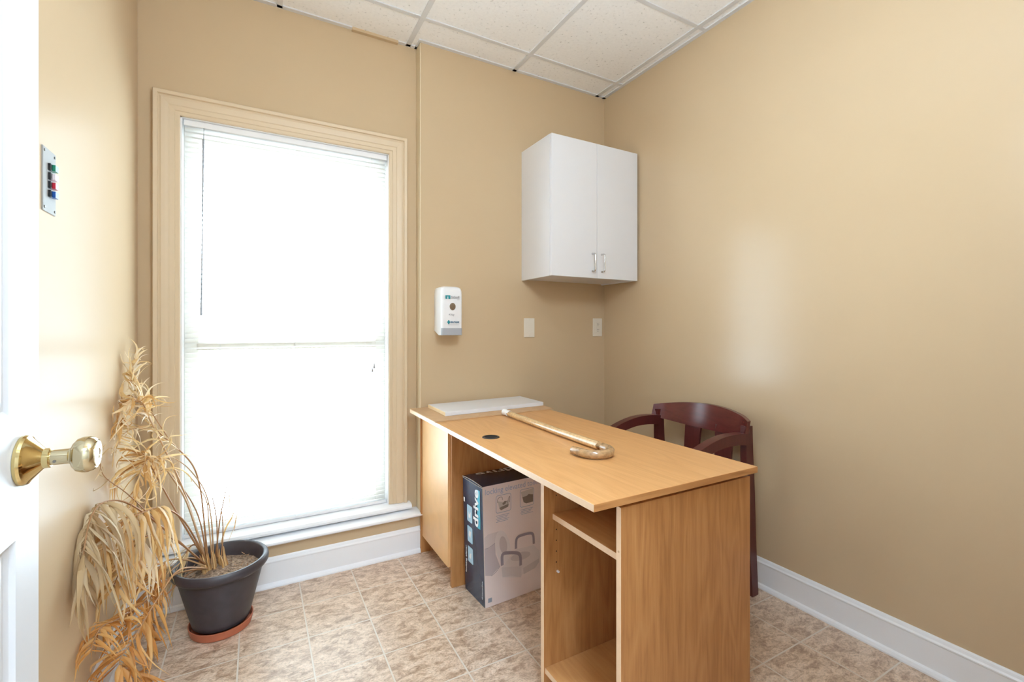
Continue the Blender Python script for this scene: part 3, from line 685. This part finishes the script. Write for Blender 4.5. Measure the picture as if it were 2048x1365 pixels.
def rr(u0, u1, z0, z1, r=.009): return [(u+cx*r*(1-math.cos(a)*1)*0+(u1-r if sx > 0 else u0+r)-u+r*math.cos(t), (z1-r if sz > 0 else z0+r)+r*math.sin(t)) for sx, sz, t0 in ((1, 1, 0), (-1, 1, PI/2), (-1, -1, PI), (1, -1, 1.5*PI)) for t in [t0+PI/2*k/4 for k in range(5)] for u, cx, a in ((0, 0, 0),)]
stroke(bm, rr(.052, .126, .385, .4585), .0018, .0009, PI_['frame'], True); stroke(bm, rr(.174, .246, .385, .4615), .0018, .0009, PI_['frame'], True)
# icon pictures
fpoly(bm, [(.060, .435), (.088, .427), (.117, .43), (.117, .41), (.112, .402), (.076, .394), (.068, .404)], .0007, PI_['icon'])
fpoly(bm, [(.068, .404), (.076, .394), (.112, .402), (.114, .414), (.076, .408)], .0008, PI_['icondark'])
fpoly(bm, [(.083, .421), (.094, .430), (.106, .428), (.098, .417), (.086, .414)], .0009, PI_['icondark'])
stroke(bm, [(.060, .428), (.059, .440), (.066, .449), (.080, .450), (.084, .436)], .0022, .0010, PI_['icondark']); stroke(bm, [(.109, .415), (.112, .432), (.120, .446), (.120, .42)], .0022, .0010, PI_['icondark'])
fpoly(bm, [(.177, .452), (.243, .458), (.243, .398), (.206, .397), (.192, .405)], .0007, PI_['icon'])
fpoly(bm, [(.186, .428), (.210, .430), (.218, .436), (.243, .430), (.243, .398), (.206, .397), (.192, .405)], .0008, PI_['icondark'])
for u0, z0, nl in ((.052, .374, 5), (.176, .374, 4)):
    for k in range(nl): fpoly(bm, [(u0+.004*(k % 2), z0-.0065*k), (u0+.066-.006*(k % 3), z0-.0065*k), (u0+.066-.006*(k % 3), z0-.0065*k-.0016), (u0+.004*(k % 2), z0-.0065*k-.0016)], .0007, PI_['frame'])
fpoly(bm, [(.014, .037), (.032, .037), (.032, .019), (.014, .019)], .0007, PI_['label'])
obj('printed_picture', bm, [PR[k] for k in PKEYS], ct)
bm = bmesh.new(); text_bm(bm, 'locking elevated toilet seat', .034, C(.012, 0, .472)+fr*.0005, CU, (0, 0, 1), width=.340); obj('front_lettering', bm, M_gtext, ct)
# narrow navy side
def SP(v, z, d=.0006): return bulge(0, v, z)+sd*d
def sq(bm, v0, v1, z0, z1, mi, d, r=.006):
    P = rr(v0, v1, z0, z1, r); c = bm.verts.new(SP((v0+v1)/2, (z0+z1)/2, d)); V = [bm.verts.new(SP(v, z, d)) for v, z in P]
    for i in range(len(V)):
        f = bm.faces.new((c, V[i], V[(i+1) % len(V)])); f.material_index = mi
bm = bmesh.new(); sq(bm, .022, .046, .322, .485, 0, .0012, .002); obj('cyan_strip', bm, M_cyan, ct)
for z0, z1, pts in ((.322, .395, [(.012, .05), (.016, .02), (.034, .018), (.038, .045), (.026, .032)]), (.232, .303, [(.012, .05), (.02, .02), (.036, .03), (.03, .052)]), (.142, .212, [(.014, .045), (.02, .018), (.036, .022), (.03, .04)])):
    bm = bmesh.new(); sq(bm, .092, .142, z0, z1, 0, .0012); s_ = obj('picture_square', bm, M_lblue, ct)
    bm = bmesh.new(); bm.faces.new([bm.verts.new(SP(.092+a, z0+b, .0018)) for a, b in pts]); obj('picture', bm, M_wtext, s_)
zz = (0, 0, 1)
def word(*a, **k):
    bm = bmesh.new(); text_bm(bm, *a, **k); return obj('white_lettering', bm, M_wtext, ct)
word('drive', .062, SP(.035, .326, .0042), zz, CV, width=.158, bold=.0018)
word('locking elevated toilet seat', .014, SP(.157, .085, .003), zz, CV, width=.235, bold=.0004)
word('drivemedical.com', .011, SP(.016, .03, .002), zz, CV, width=.105)
bm = bmesh.new(); sq(bm, .158, .172, .398, .418, 0, .003, .002); obj('white_mark', bm, M_wtext, ct)
word('drive', .075, topf(.245, .172)+Vector((0, 0, .0012)), -CU, -CV, width=.19, bold=.0015)
bm = bmesh.new(); bm.faces.new([bm.verts.new(topf(u, v)+Vector((0, 0, .0008))) for u, v in ((.262, .098), (.34, .118), (.336, .130), (.258, .112))]); obj('pale_stripe', bm, M_lblue, ct)

# ------------------------------------------------------------------ armchair
ch = thing('wooden_armchair', (1.68, 1.51, 0), 'dark mahogany armchair with curved back rail pulled up behind the desk', 'chair')
YC0, YC1 = 1.262, 1.762
def slab_path(bm, path, wy, hz, axis_w):  # rectangular section swept along a path; axis_w = width direction, section height perpendicular
    rings = []; P = [Vector(p) for p in path]; W = Vector(axis_w)
    for i, p in enumerate(P):
        t = (P[min(i+1, len(P)-1)]-P[max(i-1, 0)]).normalized(); s = (W-t*W.dot(t)).normalized(); q = t.cross(s)
        w_ = wy[i] if isinstance(wy, list) else wy; h_ = hz[i] if isinstance(hz, list) else hz
        rings.append([bm.verts.new(p+s*a*w_/2+q*b*h_/2) for a, b in ((-1, -1), (1, -1), (1, 1), (-1, 1))])
    for A, B in zip(rings, rings[1:]):
        for k in range(4): bm.faces.new((A[k], A[(k+1) % 4], B[(k+1) % 4], B[k]))
    bm.faces.new(rings[0][::-1]); bm.faces.new(rings[-1])
def bev(bm, o=.003):
    bmesh.ops.bevel(bm, geom=[e for e in bm.edges if len(e.link_faces) == 2 and e.calc_face_angle() > .6], offset=o, segments=2, affect='EDGES')
# crest rail: curved in plan, deeper in the middle
bm = bmesh.new(); n = 28; ringsC = []
for i in range(n+1):
    s = -1+2*i/n; y = (YC0+YC1)/2+s*.268
    xb = 1.928-.075*s*s-.012*max(0, abs(s)-.8)*5
    top = .768+.030*(1-s*s)+.012*s*0; bot = .706-.028*(1-s*s)
    if abs(s) > .86: bot += .004
    t = .022
    ringsC.append([bm.verts.new(p) for p in ((xb-t/2-.002, y, bot), (xb+t/2-.002, y, bot), (xb+t/2+.015, y, top), (xb-t/2+.015, y, top))])
for A, B in zip(ringsC, ringsC[1:]):
    for k in range(4): bm.faces.new((A[k], A[(k+1) % 4], B[(k+1) % 4], B[k]))
bm.faces.new(ringsC[0][::-1]); bm.faces.new(ringsC[-1]); bev(bm, .003)
obj('crest_rail', bm, M_mahogy, ch, smooth=30)
for yc, s in ((YC0, -1), (YC1, 1)):
    bm = bmesh.new()
    slab_path(bm, [(1.905, yc, 0), (1.886, yc, .25), (1.876, yc, .45), (1.866, yc, .62), (1.864, yc, .745)], .030, [.040, .046, .05, .046, .040], (0, 1, 0)); bev(bm)
    obj('rear_leg', bm, M_mahog, ch)
    bm = bmesh.new()
    slab_path(bm, [(1.452, yc, 0), (1.452, yc, .3), (1.455, yc, .6)], .032, .040, (0, 1, 0)); bev(bm)
    obj('front_leg', bm, M_mahog, ch)
    bm = bmesh.new()
    slab_path(bm, smoothpath([(1.862, yc, .688), (1.78, yc, .697), (1.68, yc, .694), (1.57, yc, .668), (1.49, yc, .628), (1.440, yc, .585)], 5), .040, [.050-.016*k/25 for k in range(26)], (0, 1, 0)); bev(bm)
    obj('arm', bm, M_mahog, ch, smooth=30)
for yc in (1.588, 1.410):
    bm = bmesh.new(); x0 = 1.928-.075*((yc-1.512)/.268)**2
    slab_path(bm, [(1.900, yc, .445), (1.910, yc, .58), (x0+.004, yc, .712)], [.080, .086, .094], .012, (0, 1, 0)); bev(bm, .002)
    obj('back_slat', bm, M_mahog, ch)
bm = bmesh.new(); box(bm, 1.445, 1.87, YC0+.018, YC1-.018, .40, .462, bev=.012, seg=3); obj('seat', bm, M_mahogy, ch, smooth=40)
bm = bmesh.new()
box(bm, 1.455, 1.885, YC0-.010, YC0+.010, .37, .43); box(bm, 1.455, 1.885, YC1-.010, YC1+.010, .37, .43); box(bm, 1.445, 1.465, YC0, YC1, .37, .41); box(bm, 1.866, 1.912, YC0, YC1, .38, .455)
obj('seat_rail', bm, M_mahogy, ch)

# ------------------------------------------------------------------ dried palm in its pot
PC = Vector((-.120, 2.135, 0))
pl = thing('potted_palm', PC, 'withered dried palm in charcoal pot standing on the floor left of the window', 'potted plant')
MP = Matrix.Translation(PC)
bm = bmesh.new()
lathe(bm, [(0, .030), (.093, .030), (.097, .034), (.101, .05), (.142, .212), (.143, .226), (.1455, .230), (.150, .230), (.158, .233), (.1635, .241), (.1645, .252), (.1620, .262), (.156, .268), (.149, .267), (.1445, .262), (.139, .225), (.132, .19), (.10, .05), (0, .045)], MP, 64)
obj('pot', bm, M_pot, pl, smooth=40)
bm = bmesh.new()
lathe(bm, [(0, .0005), (.098, .0005), (.103, .004), (.109, .030), (.1095, .0335), (.1065, .034), (.105, .031), (.100, .008), (0, .007)], MP, 56)
o = obj('saucer', bm, M_saucer, pl, smooth=40); o['label'] = 'terracotta orange saucer'
bm = bmesh.new(); rings = []
for r in (0, .03, .06, .09, .115, .1365):
    k_ = 1 if r == 0 else 40
    rings.append([bm.verts.new(PC+Vector((r*math.cos(2*PI*k/40), r*math.sin(2*PI*k/40), .214+.012*math.exp(-((r)/.07)**2)+random.uniform(-.003, .003)))) for k in range(k_)])
for A, B in zip(rings, rings[1:]):
    for k in range(40):
        vs = [A[0], B[k], B[(k+1) % 40]] if len(A) == 1 else [A[k], B[k], B[(k+1) % 40], A[(k+1) % 40]]
        bm.faces.new(vs)
so = obj('soil', bm, M_soil, pl, smooth=180)
bm = bmesh.new()   # chips and litter on the soil
for i in range(70):
    a, r = random.uniform(0, 2*PI), .128*math.sqrt(random.random()); c = PC+Vector((r*math.cos(a), r*math.sin(a), .224+random.uniform(0, .006))); d = Vector((random.uniform(-1, 1), random.uniform(-1, 1), random.uniform(-.1, .4))).normalized()*random.uniform(.006, .022)
    tube(bm, [c-d/2, c+d/2], [random.uniform(.001, .0035), .001], 4, flat=.4)
obj('soil_litter', bm, M_stalk, so); bpy.data.objects['soil_litter']['kind'] = 'stuff'

def lim(p):
    p = Vector(p); xl = XL+.010 if p.z > .14 else XL+.03
    p.x = max(p.x, xl)
    ymax = 2.385 if p.z > .27 else 2.322
    if p.x > -.30: ymax = min(ymax, 2.37)
    p.y = min(p.y, ymax); p.z = max(p.z, .006)
    return p
def ribbon(bm, path, w, tw0, tw1, mi=0, fold=.3):
    P = [lim(p) for p in path]; n = len(P); prev = None
    L_, C_, R_ = [], [], []
    for i, p in enumerate(P):
        t = P[min(i+1, n-1)]-P[max(i-1, 0)]
        t = t.normalized() if t.length > 1e-6 else Vector((0, 0, -1))
        u, v = frame_at(t)
        if prev is not None:
            u = prev-t*prev.dot(t)
            u = u.normalized() if u.length > 1e-5 else frame_at(t)[0]
        prev = u; v = t.cross(u)
        f = i/(n-1); a = tw0+(tw1-tw0)*f; s = u*math.cos(a)+v*math.sin(a); nn = t.cross(s)
        ww = w*min(1, .25+f*4)*(1-f**2.2)+.0004
        L_.append(bm.verts.new(p+s*ww/2+nn*ww*fold)); C_.append(bm.verts.new(p)); R_.append(bm.verts.new(p-s*ww/2+nn*ww*fold))
    for i in range(n-1):
        for A, B in ((L_, C_), (C_, R_)):
            f = bm.faces.new((A[i], A[i+1], B[i+1], B[i])); f.material_index = mi; f.smooth = True
def leaflet(bm, p0, d0, length, w, droop, curl=0, n=10):
    p = Vector(p0); d = Vector(d0).normalized(); path = [p.copy()]; st_ = length/n
    ax = Vector((random.uniform(-1, 1), random.uniform(-1, 1), random.uniform(-1, 1))).normalized()
    for i in range(n):
        d = (d+Vector((0, 0, -droop*(.5+i/n)))*st_*10+Vector((random.gauss(0, .05), random.gauss(0, .05), random.gauss(0, .05)))).normalized()
        if curl: d = Matrix.Rotation(curl*(i/n)**1.3, 3, ax) @ d
        p = p+d*st_; path.append(p.copy())
    ribbon(bm, path, w, random.uniform(-1, 1), random.uniform(-2.2, 2.2))
def frond(path, mat, start=.3, n=34, ln=(.10, .2), w=(.006, .011), droop=(.6, 1.4), curl=(0, .5), rr_=.0036, side=1.0, stalk=M_stalk):
    P = [lim(p) for p in smoothpath(path, 8)]; m = len(P)
    bm = bmesh.new(); tube(bm, P, [rr_*(1-.62*i/(m-1)) for i in range(m)], 6)
    fr_ = obj('frond', bm, stalk, pl, smooth=60)
    bm = bmesh.new()
    for k in range(n):
        f = start+(1-start)*(k+random.random()*.7)/n; i = min(int(f*(m-1)), m-2); t = (P[i+1]-P[i]).normalized(); u, v = frame_at(t)
        s = 1 if k % 2 else -1
        d = t*random.uniform(.35, .9)+u*s*side*random.uniform(.5, 1)+v*random.uniform(-.2, .35)
        lf = random.uniform(*ln)*(1-.45*max(0, f-.6)/.4)
        c = random.uniform(*curl)*random.choice((-1, 1))
        leaflet(bm, P[i], d, lf, random.uniform(*w), random.uniform(*droop), c)
    lo_ = obj('leaflets', bm, mat, fr_)
    return fr_
FA = [(-0.17, 2.19, 0.249), (-0.183, 2.2, 0.407), (-0.197, 2.21, 0.536), (-0.223, 2.22, 0.626), (-0.279, 2.22, 0.707), (-0.323, 2.2, 0.765), (-0.352, 2.19, 0.823), (-0.382, 2.17, 0.903), (-0.4, 2.16, 0.979), (-0.399, 2.17, 1.043)]
FA2 = [(-0.175, 2.19, 0.25), (-0.241, 2.17, 0.526), (-0.3, 2.14, 0.714), (-0.341, 2.12, 0.834), (-0.359, 2.1, 0.897), (-0.388, 2.08, 0.916), (-0.408, 2.06, 0.885), (-0.415, 2.04, 0.821)]
FB = [(-0.169, 2.17, 0.248), (-0.234, 2.1, 0.444), (-0.288, 2.0, 0.542), (-0.333, 1.92, 0.558), (-0.376, 1.84, 0.56), (-0.394, 1.76, 0.52)]
FB2 = [(-0.174, 2.17, 0.249), (-0.229, 2.13, 0.499), (-0.276, 2.08, 0.633), (-0.314, 2.04, 0.712), (-0.342, 2.0, 0.691), (-0.354, 1.97, 0.617), (-0.356, 1.95, 0.532)]
FC = [(-0.176, 2.16, 0.244), (-0.28, 2.0, 0.464), (-0.355, 1.9, 0.598), (-0.398, 1.83, 0.64), (-0.412, 1.74, 0.634), (-0.410, 1.66, 0.566), (-0.407, 1.63, 0.485)]
FD = [(-0.167, 2.15, 0.237), (-0.234, 2.1, 0.304), (-0.287, 2.05, 0.33), (-0.319, 2.0, 0.29), (-0.323, 1.96, 0.21), (-0.307, 1.95, 0.109)]
FE = [(-0.171, 2.14, 0.236), (-0.259, 2.06, 0.273), (-0.327, 1.95, 0.25), (-0.378, 1.85, 0.262), (-0.395, 1.74, 0.301), (-0.396, 1.66, 0.283)]
FF = [(-0.165, 2.12, 0.244), (-0.237, 2.0, 0.313), (-0.282, 1.92, 0.277), (-0.332, 1.83, 0.204), (-0.352, 1.75, 0.176), (-0.286, 1.78, 0.095)]
FI = [(-0.163, 2.2, 0.243), (-0.212, 2.2, 0.314), (-0.244, 2.19, 0.286), (-0.274, 2.18, 0.221), (-0.304, 2.17, 0.176)]
FT = [(-.30, 2.22, .74), (-.345, 2.2, .84), (-.385, 2.19, .93), (-.405, 2.19, 1.0), (-.395, 2.2, 1.08)]
FM = [(-.175, 2.18, .25), (-.25, 2.14, .44), (-.305, 2.09, .60), (-.335, 2.05, .70), (-.352, 2.03, .74)]
FU = [(-.168, 2.15, .24), (-.26, 2.06, .40), (-.325, 1.98, .46), (-.365, 1.91, .43), (-.39, 1.84, .36)]
FW = [(-.28, 2.0, .464), (-.36, 1.9, .63), (-.41, 1.84, .72), (-.415, 1.83, .80)]
FX_ = [(-.323, 2.2, .765), (-.37, 2.13, .805), (-.405, 2.06, .80), (-.415, 2.0, .75)]
frond(FX_, M_strawp, .1, 26, (.09, .17), (.005, .010), (.3, 1.1), (0, .5), rr_=.002)
frond(FA, M_strawp, .42, 62, (.08, .17), (.006, .012), (.2, 1.1), (0, .9))
frond(FT, M_strawp, .25, 34, (.08, .16), (.006, .012), (-.4, .6), (0, .7), rr_=.002)
frond(FA2, M_straw, .45, 60, (.09, .19), (.007, .013), (.4, 1.3), (0, .9))
frond(FM, M_straw, .5, 44, (.10, .20), (.007, .014), (.8, 1.7), (0, .7))
frond(FB, M_straw, .40, 74, (.15, .27), (.008, .016), (1.3, 2.3), (0, .3))
frond(FB2, M_straw, .45, 54, (.10, .22), (.006, .013), (.6, 1.5), (0, .8))
frond(FU, M_straw, .4, 60, (.14, .25), (.008, .015), (1.2, 2.2), (0, .3))
frond(FC, M_strawg, .48, 50, (.17, .33), (.009, .016), (1.5, 2.6), (0, .3))
frond(FW, M_strawg, .6, 8, (.08, .14), (.004, .008), (.6, 1.4), (0, .9), rr_=.002)
frond(FD, M_strawo, .4, 56, (.09, .17), (.007, .013), (.9, 1.8), (0, .25))
frond(FE, M_strawo, .4, 44, (.08, .16), (.006, .012), (.9, 1.8), (0, .3))
frond(FF, M_strawo, .45, 56, (.11, .19), (.008, .014), (.8, 1.8), (0, .3))
frond(FI, M_strawp, .3, 34, (.09, .17), (.004, .009), (.4, 1.2), (0, .3))
# bare stalks and the sheathed stump
bm = bmesh.new()
for pth in ([(-.145, 2.19, .23), (-.129, 2.2, .396), (-.116, 2.21, .471), (-.108, 2.22, .52)], [(-.154, 2.2, .23), (-.167, 2.21, .38), (-.178, 2.23, .476), (-.226, 2.25, .559), (-.26, 2.26, .60)], [(-.15, 2.19, .23), (-.158, 2.2, .40), (-.182, 2.21, .52), (-.235, 2.2, .62), (-.285, 2.2, .67)],
            [(-.135, 2.18, .23), (-.14, 2.19, .40), (-.155, 2.19, .50)], [(-.125, 2.18, .23), (-.118, 2.19, .35), (-.124, 2.2, .44)], [(-.17, 2.18, .24), (-.2, 2.2, .42), (-.26, 2.22, .55), (-.30, 2.24, .60)], [(-.15, 2.17, .23), (-.22, 2.14, .29), (-.26, 2.1, .285), (-.33, 2.06, .24)], [(-.16, 2.16, .23), (-.22, 2.1, .25), (-.28, 2.0, .23), (-.34, 1.94, .19)]):
    tube(bm, [lim(p) for p in smoothpath(pth, 5)], [.0032-.0018*k/(5*(len(pth)-1)) for k in range(5*(len(pth)-1)+1)], 6)
obj('bare_stalks', bm, M_stalk, pl, smooth=60)
bm = bmesh.new()
for i in range(15):
    a = random.uniform(0, 2*PI); r = random.uniform(.004, .034); b = Vector((-.148+r*1.35*math.cos(a), 2.165+r*math.sin(a), .213)); hh = random.uniform(.05, .09)
    tip = b+Vector(((b.x+.148)*.2-.014+random.uniform(-.008, .008), random.uniform(-.008, .012), hh))
    rad = random.uniform(.010, .016)
    tube(bm, smoothpath([b, b.lerp(tip, .5)+Vector((random.uniform(-.004, .004), 0, 0)), tip], 4), [rad*(1-.86*(k/8)**1.6) for k in range(9)], 7, flat=.5)
obj('stem_sheaths', bm, M_sheath, pl, smooth=60)
bm = bmesh.new()
for pth, w_ in (([(-.125, 2.19, .30), (-.105, 2.2, .36), (-.085, 2.2, .40), (-.079, 2.2, .435)], .011), ([(-.078, 2.2, .34), (-.072, 2.2, .39), (-.062, 2.2, .425)], .006), ([(-.098, 2.21, .50), (-.094, 2.21, .46), (-.1, 2.21, .425)], .006), ([(-.116, 2.2, .30), (-.107, 2.21, .44), (-.1, 2.21, .5)], .0022), ([(-.1, 2.2, .30), (-.082, 2.2, .35), (-.075, 2.2, .37)], .002)):
    ribbon(bm, smoothpath(pth, 5), w_, .3, .9)
obj('leaf_shreds', bm, M_straw, pl)

# ------------------------------------------------------------------ light
wd = bpy.data.worlds.new('overcast sky'); SC.world = wd; wd.use_nodes = True
bg = wd.node_tree.nodes['Background']; bg.inputs['Strength'].default_value = 10.5
wnt = wd.node_tree; wtc = wnt.nodes.new('ShaderNodeTexCoord'); wsx = wnt.nodes.new('ShaderNodeSeparateXYZ'); wnt.links.new(wtc.outputs['Generated'], wsx.inputs[0])
wr = ramp(wnt, [(.46, (.82, 1.0, 1.18, 1)), (.54, (.70, .85, 1, 1))])   # brighter lower half added to light the ceiling, pale overcast sky above
wm = wnt.nodes.new('ShaderNodeMath'); wm.operation = 'MULTIPLY_ADD'; wm.inputs[1].default_value = .5; wm.inputs[2].default_value = .5
wnt.links.new(wsx.outputs['Z'], wm.inputs[0]); wnt.links.new(wm.outputs[0], wr.inputs['Fac']); wnt.links.new(wr.outputs['Color'], bg.inputs['Color'])
pt = bpy.data.lights.new('window_portal', 'AREA'); pt.shape = 'RECTANGLE'; pt.size = WX1-WX0; pt.size_y = WZ1-WZ0; pt.cycles.is_portal = True
po = bpy.data.objects.new('window_portal', pt); COL.objects.link(po); po.location = ((WX0+WX1)/2, YW+.125, (WZ0+WZ1)/2); po.rotation_euler = (-PI/2, 0, 0)
# unseen hallway fill lamp, added to brighten the room
hl = thing('fill_light', (.13, -.95, ZC), 'unseen added fill light in the hallway', 'fill light')
bm = bmesh.new(); box(bm, -.18, .44, -1.26, -.64, ZC-.012, ZC-.006); obj('fixture_frame', bm, M_grid, hl)
obj('diffuser', BX(-.15, .41, -1.23, -.67, ZC-.016, ZC-.012), emis('fill lamp diffuser', (.66, .83, 1, 1), 62), hl)
rl = thing('fill_light', (.55, .48, ZC), 'unseen white globe added as fill, hanging from the room ceiling in front of the doorway', 'fill light')  # unseen globe lamp, added to brighten ceiling and walls
MG2 = Matrix.Translation((.55, .48, 0))
bm = bmesh.new(); lathe(bm, [(0, ZC-.001), (.07, ZC-.001), (.07, ZC-.02), (.012, ZC-.03), (.012, ZC-.42), (.05, ZC-.425), (.05, ZC-.44), (0, ZC-.44)], MG2, 28); obj('canopy_stem', bm, M_grid, rl, smooth=40)
bm = bmesh.new(); lathe(bm, [(.16*math.sin(PI*k/16), ZC-.59-.16*math.cos(PI*k/16)) for k in range(17)], MG2, 28); obj('fill_globe', bm, emis('fill lamp globe', (.66, .83, 1, 1), 42), rl, smooth=180)

# ------------------------------------------------------------------ camera
cd = bpy.data.cameras.new('camera'); cam = bpy.data.objects.new('camera', cd); COL.objects.link(cam)
cd.sensor_width = 36; cd.lens = 36*923/2048; cd.shift_y = -(682.5-659)/2048; cd.clip_start = .02
cam.location = (0, 0, 1.165); cam.rotation_euler = (PI/2, 0, -math.atan2(511, 923))
SC.camera = cam
SC.view_settings.view_transform = 'Standard'; SC.view_settings.look = 'None'; SC.view_settings.gamma = 1; SC.view_settings.use_curve_mapping = False
SC.view_settings.exposure = 0.3
try:
    SC.cycles.use_denoising = True; SC.cycles.max_bounces = 12; SC.cycles.diffuse_bounces = 8; SC.cycles.transparent_max_bounces = 16
    SC.cycles.sample_clamp_indirect = 8
except Exception: pass
